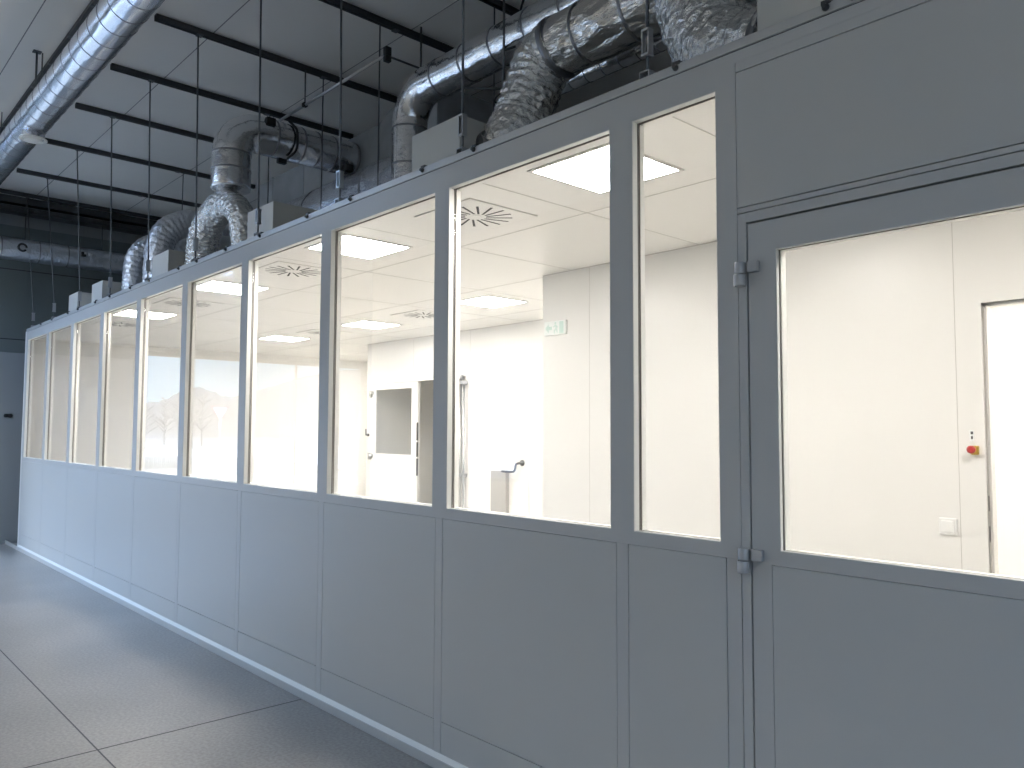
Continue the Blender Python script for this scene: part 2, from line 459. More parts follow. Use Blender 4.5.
# base rail: a stepped aluminium plinth
B(XL - .75, XD0 - .036, -.016, 0, 0, .045, bev=.002).build('base_rail', 'frame', wall)
MB().prism([(XL, -.014, .046), (XL, 0, .046), (XL, 0, .066), (XL, -.005, .062)], (XD0 - .036 - XL, 0, 0)).build('base_cove', 'jamb', wall)
# top cap rail with joint line
B(XL, wall_x1, -.006, WT + .006, TOP + .003, 2.762, bev=.002).build('cap_rail', 'cap', wall)
B(XL, wall_x1, .002, WT, TOP - .004, TOP + .004).build('cap_joint', 'gasket', wall)
BOLTS = [-.45, -.953, -1.033, -1.565, -2.647, -3.03, -3.685, -4.165, -4.79, -5.323, -5.845, -6.21, -6.89, -7.37, -7.97, -8.44, -9.06, -9.456, -10.145, -10.667]
for bx in BOLTS:
    m = MB(); m.lathe([(.011, 0), (.011, -.006), (.007, -.010), (.007, -.016)], (bx, -.006, 2.748), 'y', 10)
    m.box(bx - .016, bx + .016, -.008, .02, 2.758, 2.772, bev=.002)
    m.build('bolt', 'black_metal', wall)

# panes: window_1 is the farthest, window_10 the narrow one
spans = []
xs = sorted(posts)
prev = XL + .075
for p in xs:
    spans.append((prev, p - PW)); prev = p + PW
spans.append((prev, -1.414))
ordn = ['farthest', 'second from the far end', 'third from the far end', 'fourth from the far end', 'fifth from the far end', 'sixth from the far end', 'third from the narrow pane', 'second from the narrow pane', 'wide pane beside the narrow one', 'narrow']
for i, (a, b) in enumerate(spans):
    gl = struct(B(a + .001, b - .001, .033, .039, SILL + .001, HEAD - .001).build('window_%d' % (i + 1), 'glass'), 'clear pane of the partition, ' + ordn[i])
    m = MB(); tq = .0032
    for (y0, y1) in ((.0285, .033), (.039, .0435)):
        m.box(a, a + tq, y0, y1, SILL, HEAD); m.box(b - tq, b, y0, y1, SILL, HEAD)
        m.box(a + tq, b - tq, y0, y1, HEAD - tq, HEAD); m.box(a + tq, b - tq, y0, y1, SILL, SILL + tq * .5)
    m.build('gasket', 'bead_gasket', gl)
    m = MB(); tj = .0025
    for (y0, y1) in ((.0012, .0285), (.0435, WT - .001)):
        m.box(a, a + tj, y0, y1, SILL, HEAD); m.box(b - tj, b, y0, y1, SILL, HEAD)
        m.box(a, b, y0, y1, HEAD - tj, HEAD); m.box(a, b, y0, y1, SILL, SILL + tj)
    m.build('glazing_bead', 'jamb', gl)

# clean room door (right edge of the picture)
DT = 2.157
dx0, dx1 = XD0 + .0025, XD1 - .0025
gx0, gx1, gz0, gz1 = -1.21, -.32, 1.1425, 2.061
m = MB()
m.box(dx0, gx0, 0, .06, 1.099, DT - .004); m.box(gx1, dx1, 0, .06, .012, DT - .004)
m.box(dx0, gx0 - .0285, 0, .06, .012, 1.099); m.box(gx0 - .0285, gx0, .05, .06, .012, 1.099)
m.box(gx0, gx1, 0, .06, gz1, DT - .004); m.box(gx0, gx1, 0, .06, 1.099, gz0)
m.box(gx0, gx1, 0, .06, .012, .13)
door = struct(m.build('door_2', 'frame'), 'grey clean room door with a large pane, hinged on the left')
B(gx0 - .027, gx1 - .001, .0, .05, .13 + g, 1.099 - g, bev=.0012).build('door_panel', 'panel', door)
B(gx0, gx1, .02, .026, gz0, gz1).build('door_glass', 'glass', door)
m = MB(); tq = .004
for (y0, y1, tt) in ((.001, .0165, .002), (.029, .058, .002)):
    m.box(gx0, gx0 + tt, y0, y1, gz0, gz1); m.box(gx1 - tt, gx1, y0, y1, gz0, gz1)
    m.box(gx0, gx1, y0, y1, gz1 - tt, gz1); m.box(gx0, gx1, y0, y1, gz0, gz0 + tt)
m.build('glazing_bead', 'jamb', door)
m = MB()
m.box(gx0, gx0 + tq, .016, .02, gz0, gz1); m.box(gx1 - tq, gx1, .016, .02, gz0, gz1)
m.box(gx0, gx1, .016, .02, gz1 - tq, gz1); m.box(gx0, gx1, .016, .02, gz0, gz0 + .002)
m.build('gasket', 'bead_gasket', door)
B(XD0 - .0036, dx0, .018, .05, .0, DT).build('gap_shade', 'black', door)  # black strips put the shade of the door gap into colour
B(XD0 - .0036, dx1, .018, .05, DT - .004, 2.159).build('gap_shade', 'black', door)
for zc in (1.995, 1.105, .25):
    h = MB()
    h.box(dx0 + .006, -1.262, -.020, -.0012, zc + .001, zc + .037, bev=.003)
    hp = h.build('hinge', 'hinge', door)
    MB().lathe([(.0165, .001), (.0175, .003), (.0175, .035), (.0165, .037)], (XD0 - .0175, -.017, zc), 'z', 20).build('upper_knuckle', 'hinge', hp)
    MB().lathe([(.0180, -.038), (.0195, -.036), (.0195, -.003), (.0180, -.001)], (XD0 - .0175, -.018, zc), 'z', 20).build('lower_knuckle', 'hinge', hp)
# lever on the far stile
hl = MB(); hl.lathe([(.026, 0), (.026, -.008), (.012, -.01), (.010, -.045)], (dx1 - .05, -.0, 1.02), 'y', 20)
hl.tube([(dx1 - .05, -.045, 1.02), (dx1 - .17, -.047, 1.018)], .009, 12); hl.build('lever_handle', 'steel', door)

# ------------------------------------------------------------------ clean room interior
BX, BY = -4.11, 1.885      # corner of the inner room
YK = 3.5                   # back wall
XK = -9.05                 # end of the back wall
YA = 5.2
IX1 = 1.9
struct(B(XL, IX1, WT, YA, .0, .004).build('floor_inner', 'vinyl'), 'cream vinyl floor of the clean room')
struct(B(XL, IX1, WT + .001, YA, ZC, 2.735).build('ceiling_inner', 'white_ceiling'), 'white panel ceiling of the clean room')
m = MB()
for k in range(10): m.box(-1.68 - 1.0685 * k - .0025, -1.68 - 1.0685 * k + .0025, WT, YA, ZC - .0012, ZC + .002)
for y in (.855, 1.925, 2.995, 4.065): m.box(XL, IX1, y - .0025, y + .0025, ZC - .0014, ZC + .002)
struct(m.build('trim_30', 'seam'), 'fine grey seams of the white clean room ceiling')
struct(B(XL - .07, XL - .001, 0.001, YA, 0, 2.735).build('wall_left_inner', 'white'), 'far end wall of the clean room')
struct(B(XL, XK, YA, YA + .06, 0, 2.735).build('wall_alcove', 'white'), 'rear wall of the clean room recess')
# back wall with a door opening (X -8.93 .. -7.45)
DO0, DO1, DOT = -8.95, -7.42, 2.125
m = MB()
m.box(XK, DO0, YK, YK + .07, 0, ZC); m.box(DO1, BX, YK, YK + .07, 0, ZC); m.box(DO0, DO1, YK, YK + .07, DOT, ZC)
struct(m.build('wall_back', 'white'), 'white back wall of the clean room')
struct(B(XK - .001, XK + .06, YK + .07, YA, 0, ZC).build('wall_return', 'white'), 'return wall of the recess')
m = MB(); m.box(XK + .06, -6.9, 4.75, 4.8, 0, ZC); m.box(-6.95, -6.9, YK + .07, 4.75, 0, ZC)
struct(m.build('wall_passage', 'smoked'), 'dim walls of the passage behind the open half door')
# inner room walls with doorway at the right
RO0, RO1, ROT = -1.205, -.20, 2.105
m = MB()
m.box(BX, RO0, BY, BY + .07, 0, ZC); m.box(RO1, IX1, BY, BY + .07, 0, ZC); m.box(RO0, RO1, BY, BY + .07, ROT, ZC)
bw = struct(m.build('wall_inner_front', 'white'), 'white front wall of the inner room')
struct(B(BX, BX + .07, BY + .07, YK, 0, ZC).build('wall_inner_side', 'white'), 'side wall of the inner room')
struct(B(BX, IX1, YK + .001, YK + .07, 0, ZC).build('wall_inner_back', 'white'), 'back wall of the inner room')
struct(B(IX1, IX1 + .07, WT, YK, 0, 2.735).build('wall_right_inner', 'white'), 'near end wall of the clean room')
m = MB()
for x in (-3.65, -1.322, -2.5): m.box(x - .0015, x + .0015, BY - .0008, BY + .001, 0, ZC)
for x in (-5.3, -8.0, -6.9): m.box(x - .0015, x + .0015, YK - .0008, YK + .001, 2.13 if x < -6 else 0, ZC)
m.box(BX, IX1, BY - .002, BY, ZC - .004, ZC); m.box(XK, BX, YK - .002, YK, ZC - .004, ZC)
struct(m.build('trim_31', 'seam'), 'seams of the white clean room wall panels')
# doorway frame of inner room
m = MB()
m.box(RO0 - .045, RO0, BY - .012, BY + .075, 0, ROT + .045); m.box(RO1, RO1 + .045, BY - .012, BY + .075, 0, ROT + .045)
m.box(RO0, RO1, BY - .012, BY + .075, ROT, ROT + .045)
m.box(RO0, RO0 + .014, BY + .02, BY + .075, 0, ROT); m.box(RO0, RO1, BY + .02, BY + .075, ROT - .014, ROT)
dr = struct(m.build('door_3', 'white'), 'open white doorway into the bright inner room')
m = MB(); m.box(RO0 + .0002, RO0 + .003, BY - .004, BY + .018, .90, 1.28); m.build('strike_plate', 'steel', dr)
for z in (1.14, 1.0): B(RO0 + .003, RO0 + .0045, BY - .001, BY + .013, z, z + .07).build('strike_hole', 'black_metal', dr)
m = MB(); m.box(RO0 + .0002, RO0 + .004, BY + .004, BY + .018, .014, ROT - .015); m.build('door_seal', 'seam', dr)

# back door: leaf with dim pane, its lock edge showing, and an open half beside it
dl0, dl1 = DO0 + .03, -7.93
m = MB(); y0, y1 = YK - .012, YK + .03
px0, px1, pz0, pz1 = -8.82, -8.0, 1.19, 2.04
m.box(dl0, px0, y0, y1, .01, DOT - .02); m.box(px1, dl1, y0, y1, .01, DOT - .02)
m.box(px0, px1, y0, y1, .01, pz0); m.box(px0, px1, y0, y1, pz1, DOT - .02)
bd = struct(m.build('door_4', 'white'), 'white door with a grey pane in the clean room back wall')
B(px0, px1, YK + .005, YK + .011, pz0, pz1).build('door_glass', 'glass', bd)
m = MB()
for (a, b, c, d) in ((px0, px0 + .012, pz0, pz1), (px1 - .012, px1, pz0, pz1), (px0, px1, pz0, pz0 + .012), (px0, px1, pz1 - .012, pz1)):
    m.box(a, b, YK - .014, YK + .004, c, d)
m.build('glazing_bead', 'white', bd)
m = MB(); m.box(dl1, dl1 + .03, YK - .006, YK + .03, .01, DOT - .02); m.build('edge_strip', 'white', bd)
m = MB(); m.box(dl1 + .018, dl1 + .034, YK - .009, YK + .01, .95, 1.16); m.box(dl1 + .018, dl1 + .034, YK - .009, YK + .01, 1.18, 1.36); m.box(dl1 + .018, dl1 + .034, YK - .009, YK + .01, 1.38, 1.60)
m.build('lock_plate', 'black_metal', bd)
for z in (1.98, 1.16):
    m = MB(); m.lathe([(.02, -.04), (.02, .04)], (dl0 - .005, YK - .026, z), 'z', 14); m.box(dl0 - .03, dl0 + .05, YK - .022, YK - .011, z - .012, z + .036)
    m.build('hinge', 'steel', bd)
m = MB(); m.box(DO0, dl0 - .004, YK - .006, YK + .07, 0, DOT); m.box(DO1 - .03, DO1, YK - .006, YK + .07, 0, DOT); m.box(DO0, DO1, YK - .006, YK + .07, DOT - .016, DOT)
m.build('door_frame', 'white', bd)
t = thing('door_stop', 'small dark lever knob on the wall left of the grey-paned white door', 'knob', (-9.0, YK, 1.46))
MB().lathe([(.018, 0), (.018, -.012), (.009, -.014), (.009, -.045)], (-9.0, YK, 1.44), 'y', 16).build('rosette', 'black_metal', t)
MB().tube([(-9.0, YK - .04, 1.44), (-9.0, YK - .042, 1.52)], .009, 10).build('lever', 'black_metal', t)

# closed flush door with lever, on the back wall
d5 = struct(B(-6.98, -5.93, YK - .008, YK + .01, .01, 2.10, bev=.002).build('door_5', 'white'), 'closed white flush door with a dark lever in the clean room back wall')
m = MB(); m.lathe([(.032, 0), (.032, -.01), (.014, -.013), (.012, -.055)], (-6.02, YK - .008, 1.165), 'y', 20)
m.tube(smooth_path([(-6.02, YK - .06, 1.165), (-6.06, YK - .065, 1.15), (-6.08, YK - .067, 1.09), (-6.12, YK - .067, 1.072), (-6.28, YK - .067, 1.072)], 8), .012, 12)
m.build('lever_handle', 'black_metal', d5)
# vertical steel pipe left of it
t = thing('steel_pipe', 'slim vertical steel pipe with fittings on the back wall behind the wide pane', 'pipe', (-7.02, YK - .04, 0.004))
MB().cyl((-7.02, YK - .045, .004), (-7.02, YK - .045, 2.12), .022, 16).build('pipe', 'steel', t)
MB().cyl((-6.95, YK - .045, .004), (-6.95, YK - .045, 2.02), .010, 12).build('thin_pipe', 'zinc', t)
for z in (2.03, .98):
    m = MB(); m.box(-7.055, -6.93, YK - .08, YK, z, z + .035, bev=.004); m.build('clamp', 'zinc', t)
m = MB(); m.lathe([(.02, 0), (.034, .01), (.034, .05), (.02, .06)], (-7.02, YK - .045, 2.085), 'z', 16); m.build('pipe_cap', 'zinc', t)
# low grey cabinet against that wall
t = thing('return_air_cabinet', 'low pale grey return air cabinet against the back wall below the lever', 'cabinet', (-6.37, YK - .12, .004))
B(-6.475, -6.225, YK - .055, YK - .009, .004, 1.075, bev=.006).build('body', 'sign_grey', t)
m = MB()
for k in range(7): m.box(-6.45, -6.25, YK - .059, YK - .054, .10 + k * .03, .112 + k * .03)
m.build('grille', 'seam', t)

# ceiling lights
def make_light(label):
    t = thing('ceiling_light', label, 'light', (0, 0, ZC), 'square clean room ceiling lights')
    m = MB(); s, q = .245, .018
    m.box(-s, s, -s, -s + q, ZC - .006, ZC - .0002); m.box(-s, s, s - q, s, ZC - .006, ZC - .0002)
    m.box(-s, -s + q, -s + q, s - q, ZC - .006, ZC - .0002); m.box(s - q, s, -s + q, s - q, ZC - .006, ZC - .0002)
    fo = m.build('frame', 'light_frame', t); fo.location = (0, 0, -ZC)
    d = B(-s + q, s - q, -s + q, s - q, ZC - .004, ZC - .0004).build('diffuser', 'light', t); d.location = (0, 0, -ZC)
    return t
LP = [(-2.235, .405, 'square ceiling light behind the post between the narrow and wide panes'),
      (-4.26, .40, 'square ceiling light seen through the second pane from the narrow one'),
      (-6.22, .40, 'square ceiling light above the sixth pane from the far end'),
      (-8.25, .40, 'square ceiling light straddling the fourth and fifth panes from the far end'),
      (-5.27, 2.38, 'small square ceiling light low in the wide pane, left of the exit sign'),
      (-7.33, 2.45, 'square ceiling light above the grey-paned white door'),
      (-9.2, 2.37, 'square ceiling light seen through the third pane from the narrow one'),
      (-9.75, 4.75, 'square ceiling light inside the far recess'),
      (-.25, .62, 'square ceiling light behind the clean room door')]
l0 = make_light(LP[0][2]); l0.location = (LP[0][0], LP[0][1], ZC)
for x, y, lab in LP[1:]: place_copy(l0, (x, y, ZC), lab)
for x in (-2.9, -.55): place_copy(l0, (x, 2.7, ZC), 'square ceiling light inside the inner room, ' + ('left' if x < -2 else 'right') + ' one')

# swirl air diffusers
def make_swirl(label):
    t = thing('swirl_diffuser', label, 'air vent', (0, 0, ZC), 'swirl air diffusers of the clean room ceiling')
    p = B(-.23, .23, -.23, .23, ZC - .005, ZC + .0012, bev=.0015).build('plate', 'white_ceiling', t); p.location = (0, 0, -ZC)
    rim = MB(); s = .235
    rim.box(-s, s, -s, -s + .004, ZC - .003, ZC - .0002); rim.box(-s, s, s - .004, s, ZC - .003, ZC - .0002)
    rim.box(-s, -s + .004, -s, s, ZC - .003, ZC - .0002); rim.box(s - .004, s, -s, s, ZC - .003, ZC - .0002)
    r = rim.build('rim', 'seam', t); r.location = (0, 0, -ZC)
    for k in range(16):
        a = 2 * PI * k / 16
        c, s_ = math.cos(a), math.sin(a); off = .022
        pts = []
        for (u, v) in ((.055, off - .008), (.195, off - .004), (.195, off + .010), (.055, off + .003)):
            pts.append((u * c - v * s_, u * s_ + v * c, ZC - .0058))
        sl = MB().prism(pts, (0, 0, .0012)).build('slot', 'slot', t); sl.location = (0, 0, -ZC)
    h = MB().lathe([(.03, -.0075), (.03, -.005)], (0, 0, ZC), 'z', 24).build('hub', 'white_ceiling', t); h.location = (0, 0, -ZC)
    return t
SP = [(-3.20, .47, 'swirl air diffuser in the wide pane beside the big ceiling light'),
      (-5.22, .45, 'swirl air diffuser above the third pane from the narrow one'),
      (-7.25, .45, 'swirl air diffuser above the sixth pane, before the end light'),
      (-9.2, .45, 'swirl air diffuser near the far end of the room'),
      (-6.33, 2.42, 'small distant swirl air diffuser above the open half door'),
      (-8.3, 2.42, 'distant swirl air diffuser left of the back row lights')]
s0 = make_swirl(SP[0][2]); s0.location = (SP[0][0], SP[0][1], ZC)
for x, y, lab in SP[1:]: place_copy(s0, (x, y, ZC), lab)

# exit sign flat on the inner room wall
ex0, ex1, ez0, ez1 = -4.075, -3.86, 2.195, 2.297
t = thing('exit_sign', 'pale green emergency exit sign with arrow and running figure', 'sign', (ex0, BY - .02, ez0))
B(ex0, ex1, BY - .02, BY - .0005, ez0, ez1, bev=.003).build('sign_panel', 'sign_white', t)
yy = BY - .0215
def flat(pts, mat, name, par, y=yy, th=.0012): return MB().prism([(p[0], y, p[1]) for p in pts], (0, th, 0)).build(name, mat, par)
ax, az = ex0 + .012, (ez0 + ez1) / 2
flat([(ax, az), (ax + .035, az + .032), (ax + .035, az + .012), (ax + .068, az + .012), (ax + .068, az - .012), (ax + .035, az - .012), (ax + .035, az - .032)], 'sign_green', 'arrow', t)
fx = ex0 + .115
m = MB(); m.lathe([(.008, 0), (.008, .0012)], (fx, yy, az + .034), 'y', 14)
for seg in (((fx + .002, az + .022), (fx + .008, az - .006)), ((fx + .002, az + .02), (fx - .02, az + .008)), ((fx + .004, az + .018), (fx + .022, az + .002)), ((fx + .008, az - .006), (fx - .012, az - .02)), ((fx - .012, az - .02), (fx - .01, az - .04)), ((fx + .008, az - .006), (fx + .02, az - .036))):
    (x0, z0), (x1, z1) = seg; dx, dz = x1 - x0, z1 - z0; L = math.hypot(dx, dz); nx, nz = -dz / L * .004, dx / L * .004
    m.prism([(x0 + nx, yy, z0 + nz), (x1 + nx, yy, z1 + nz), (x1 - nx, yy, z1 - nz), (x0 - nx, yy, z0 - nz)], (0, .0012, 0))
m.build('running_figure', 'sign_green', t)
flat([(fx + .04, ez0 + .008), (fx + .08, ez0 + .008), (fx + .08, ez1 - .008), (fx + .04, ez1 - .008)], 'sign_green', 'door_symbol', t)

# emergency stop and small notice by the doorway
t = thing('emergency_stop', 'red mushroom emergency stop button on a yellow box by the doorway', 'button', (-1.253, BY - .03, 1.40))
B(-1.262, -1.230, BY - .03, BY - .0005, 1.398, 1.44, bev=.004).build('box', 'yellow', t)
MB().lathe([(.010, -.030), (.010, -.038), (.0185, -.040), (.0185, -.050), (.012, -.055)], (-1.254, BY, 1.422), 'y', 24).build('mushroom_button', 'red', t)
t = thing('small_notice', 'tiny grey notice with a dark pictogram above the red stop button', 'sign', (-1.25, BY - .003, 1.462))
B(-1.272, -1.230, BY - .003, BY - .0003, 1.46, 1.512).build('notice_plate', 'sign_white', t)
m = MB(); yq = BY - .0038
for (a, b, c, d) in ((-1.267, -1.256, 1.493, 1.506), (-1.252, -1.236, 1.497, 1.501), (-1.252, -1.238, 1.488, 1.492), (-1.266, -1.258, 1.470, 1.484), (-1.252, -1.236, 1.477, 1.481), (-1.252, -1.242, 1.468, 1.472)):
    m.box(a, b, yq, yq + .0008, c, d)
m.build('pictogram', 'sign_ink', t)
# light switch
t = thing('light_switch', 'white square light switch on the wall seen through the door', 'switch', (-1.374, BY - .012, 1.015))
B(-1.415, -1.335, BY - .010, BY - .0003, 1.015, 1.095, bev=.004).build('plate', 'plastic', t)
B(-1.402, -1.348, BY - .015, BY - .0102, 1.028, 1.082, bev=.002).build('rocker', 'plastic', t)

# ------------------------------------------------------------------ filter boxes on the clean room roof
ZR = 2.7355
BOXN = {-1.17: 'white filter box above the clean room door, cut by the top of the picture', -3.21: 'white filter box above the wide pane, beside the crumpled hose',
        -5.25: 'white filter box behind the hanger, right of the silver hose arch', -7.26: 'white filter box under the dull silver elbow hose',
        -9.20: 'white filter box second from the far end', -10.15: 'white filter box nearest the far end'}
for bx, lab in BOXN.items():
    t = thing('filter_box', lab, 'box', (bx, .43, ZR), 'filter boxes on the clean room roof')
    top = 3.075
    hw = .205 if bx > -9 else .19
    B(bx - hw, bx + hw, .20, .66, ZR, top, bev=.004).build('housing', 'box', t)
    m = MB(); m.box(bx - hw - .012, bx + hw + .012, .19, .67, ZR, ZR + .02, bev=.003); m.build('flange', 'box', t)
    if abs(bx + 3.21) < .01: MB().tube([(bx + hw, .435, 2.905), (bx + hw + .045, .442, 2.915)], .150, 40).build('spigot', 'rod', t)
    if abs(bx + 1.17) < .01: MB().tube([(bx - hw - .045, .46, 2.92), (bx - hw, .455, 2.915)], .150, 40).build('spigot', 'rod', t)

# ------------------------------------------------------------------ ducts
def rigid(name, label, cat, path, r, mat, bands, seed, amp=.012, seg=40, step=.03, group=None):
    t = thing(name, label, cat, tuple(path[0]), group)
    MB().tube(resample(path, step), r, seg, fn=wrapfn(amp, seed)).build('duct_body', mat, t)
    for c, ax in bands: ring(t, c, ax, r, min(.007, r * .05), min(.003, r * .025))
    return t
def hose(name, label, path, r, mat, seed, pitch=.045, ridge=.035, crumple=.06, seg=56):
    t = thing(name, label, 'hose', tuple(path[0]), 'flexible foil hoses')
    P = resample(smooth_path(path, 30), .009)
    MB().tube(P, r, seg, fn=flexfn(pitch, seed, ridge, crumple)).build('hose_body', mat, t)
    for i in (2, len(P) - 3):
        ax = P[min(i + 1, len(P) - 1)] - P[i - 1]
        ring(t, P[i], ax, (r if not callable(r) else r(0 if i == 2 else 1)) + .004, .016, .004, 'band', 'clamp_band')
    return t
# left duct running along the hall
LY, LZ, LR = -.77, 4.10, .127
t = thing('spiral_duct', 'long silver spiral duct running along the hall ceiling at the left', 'duct', (-12.1, LY, LZ))
MB().tube(straight((-12.15, LY, LZ), (1.5, LY, LZ), .03), LR, 48, fn=wrapfn(.008, 3.3)).build('duct_body', 'foil_near', t)
for k in range(56):
    ring(t, (-11.9 + k * .215, LY, LZ), (1, 0, 0), LR, .0035, .002, 'band', 'band', 40)
# round air outlet below it
oc = (-7.52, LY)
m = MB(); m.lathe([(.085, 4.04), (.085, 3.945), (.088, 3.94)], (oc[0], oc[1], 0), 'z', 40); m.build('outlet_neck', 'foil_near', t)
m = MB(); m.lathe([(.086, 3.944), (.104, 3.940), (.106, 3.932), (.092, 3.926), (.086, 3.930), (.080, 3.940)], (oc[0], oc[1], 0), 'z', 48); m.build('outlet_rim', 'plastic', t)
m = MB(); m.lathe([(.070, 3.938), (.072, 3.928), (.055, 3.920), (.02, 3.917), (.001, 3.917)], (oc[0], oc[1], 0), 'z', 48); m.build('outlet_disc', 'plastic', t)
for k in range(7):
    hx = -10.6 + k * 1.65
    MB().cyl((hx, LY, LZ + LR), (hx, LY, HC), .006, 8).build('hanger_rod', 'rod', t)

# duct M: big foil duct at the top, close to the partition
MY, MZ, MR = .60, 3.445, .15
rigid('foil_duct', 'big crumpled foil duct at the top, feeding the two flexible hoses', 'duct', straight((-2.70, MY, MZ), (-1.99, MY, MZ), .02), MR, 'foil_crumple',
      [((-2.68, MY, MZ), (1, 0, 0)), ((-2.50, MY, MZ), (1, 0, 0)), ((-2.20, MY, MZ), (1, 0, 0)), ((-2.01, MY, MZ), (1, 0, 0))], 1.7, .02, 56, .02)
hose('flexible_hose', 'crumpled silver hose dropping from the big foil duct to the filter box left of it',
     [(-2.68, .60, 3.445), (-2.80, .60, 3.41), (-2.865, .575, 3.28), (-2.90, .53, 3.12), (-2.915, .46, 2.985), (-2.958, .443, 2.92)], lambda s: .152 - .012 * s, 'flex', 2.2, .05, .03, .07)
hose('flexible_hose', 'crumpled silver hose at the top right, bending down to the filter box above the door',
     [(-1.92, .66, 3.95), (-1.93, .66, 3.75), (-1.91, .62, 3.46), (-1.80, .55, 3.16), (-1.64, .49, 2.99), (-1.425, .46, 2.92)], lambda s: .185 - .02 * s, 'flex', 5.1, .06, .03, .07)
# spigots on boxes

# thin duct T behind it
rigid('slim_duct', 'slim bluish foil duct running low behind the big foil duct', 'duct', straight((-3.6, 1.0, 3.495), (.8, 1.0, 3.495), .03), .055, 'foil',
      [((-3.1 + k * .12, 1.0, 3.495), (1, 0, 0)) for k in range(16)], 8.8, .01, 32)
for x in (-3.45, -1.2, .6):
    MB().cyl((x, 1.0, ZR), (x, 1.0, 3.495 - .052), .012, 10).build('support_leg', 'zinc', ROOTS[-1])
# duct S with the elbow at its left end
SY, SZ, SR = 1.2, 4.06, .135
path = straight((1.6, SY, SZ), (-4.62, SY, SZ), .05) + bend((-4.62, SY, SZ - .24), .24, PI / 2, PI, (1, 0, 0), (0, 0, 1), 12)[1:] + straight((-4.86, SY, SZ - .26), (-4.86, SY, ZR + .001), .05)
rigid('elbow_duct', 'long foil duct along the ceiling, turning down in an elbow behind the filter box', 'duct', path, SR, 'foil',
      [((-4.45 + k * .32, SY, SZ), (1, 0, 0)) for k in range(12)] + [((-4.86, SY, 3.78), (0, 0, 1)), ((-4.86, SY, 3.5), (0, 0, 1))], 4.4, .015, 44)
# grey rectangular main duct R
t = thing('rectangular_duct', 'large grey rectangular duct behind the hangers, above the big bluish foil duct', 'duct', (-6.5, 1.9, 3.85))
B(-8.37, -5.05, 1.60, 2.5, 3.858, 4.243, bev=.008).build('duct_body', 'dull_duct', t)
for k in range(5):
    x = -8.0 + k * .7
    m = MB(); m.box(x - .010, x + .010, 1.592, 2.51, 3.85, 3.858); m.box(x - .010, x + .010, 1.594, 1.60, 3.85, 4.25); m.box(x - .012, x + .012, 1.592, 2.51, 4.243, 4.25)
    m.build('flange', 'dull_duct', t)
m = MB(); m.prism([(-6.0, 1.62, 4.24), (-5.75, 1.62, 4.34), (-5.05, 1.62, 4.34), (-5.05, 1.62, 4.24)], (0, .86, 0)); m.build('raised_hood', 'dull_duct', t)
rigid('wide_foil_duct', 'wide bluish foil duct lying low behind the hangers, below the grey rectangular duct', 'duct', straight((-8.3, 1.5, 3.50), (-5.03, 1.5, 3.50), .03), .29, 'foil_wide',
      [((-7.6, 1.5, 3.5), (1, 0, 0)), ((-6.6, 1.5, 3.5), (1, 0, 0)), ((-5.6, 1.5, 3.5), (1, 0, 0))], 5.5, .03, 64)
# duct D: rises from the hose arch and runs back into R
VX, VY = -6.36, .45
path = straight((VX, VY, 3.50), (VX, VY, 3.80), .03) + bend((VX, VY + .23, 3.80), .23, PI, PI / 2, (0, 1, 0), (0, 0, 1), 14)[1:] + straight((VX, VY + .26, 4.03), (VX, 1.60, 4.03), .03)
t = rigid('riser_duct', 'silver riser duct with a rounded elbow, running back to the grey rectangular duct', 'duct', path, .158, 'foil',
      [((VX, VY, 3.80), (0, 0, 1)), ((VX, VY, 3.66), (0, 0, 1)), ((VX, .80, 4.03), (0, 1, 0)), ((VX, 1.05, 4.03), (0, 1, 0)), ((VX, 1.2, 4.03), (0, 1, 0)), ((VX, 1.36, 4.03), (0, 1, 0)), ((VX, 1.58, 4.03), (0, 1, 0))], 6.1, .012, 48)
for (y, a) in ((.72, .55), (.92, -1.9), (1.50, -.9)):
    c = Vector((VX + .158 * math.cos(a), y, 4.03 + .158 * math.sin(a)))
    MB().box(c.x - .02, c.x + .03, y - .04, y + .04, c.z - .035, c.z + .035, bev=.006).build('damper_lock', 'black', t)
MB().tube(smooth_path([(VX + .06, .93, 4.20), (VX + .12, .94, 4.15), (VX + .172, .95, 4.08), (VX + .165, .95, 3.93), (VX + .06, .92, 3.86)], 8), .011, 8).build('strap', 'black', t)
# hose arch below it
hose('flexible_hose', 'shiny crumpled hose arch below the silver riser duct',
     [(-6.93, .45, 2.738), (-6.95, .45, 3.02), (-6.84, .45, 3.27), (-6.52, .45, 3.40), (-6.24, .45, 3.32), (-6.09, .45, 3.12), (-6.05, .45, 2.738)], lambda s: .150 - .06 * s, 'flex', 9.3, .05, .035, .07)
# dull elbow hoses and the duct behind
hose('flexible_hose', 'dull silver elbow hose behind the filter box left of the shiny hose arch',
     [(-8.10, .46, 2.738), (-8.10, .46, 3.15), (-8.09, .50, 3.42), (-8.06, .66, 3.57), (-8.03, .90, 3.60), (-8.02, 1.20, 3.58)], .135, 'flex_dull', 12.4, .05, .02, .035)
hose('flexible_hose', 'dull silver elbow hose farthest along the roof',
     [(-8.82, .46, 2.738), (-8.82, .46, 3.10), (-8.80, .50, 3.36), (-8.76, .68, 3.50), (-8.72, 1.0, 3.53)], .118, 'flex_dull', 15.2, .05, .02, .035)
rigid('dark_duct', 'dull dark duct running back under the elbow hose', 'duct', straight((-7.72, .72, 3.33), (-7.72, 1.24, 3.33), .03), .115, 'dull_duct', [((-7.72, .75, 3.33), (0, 1, 0)), ((-7.72, 1.2, 3.33), (0, 1, 0))], 2.9, .004, 32)
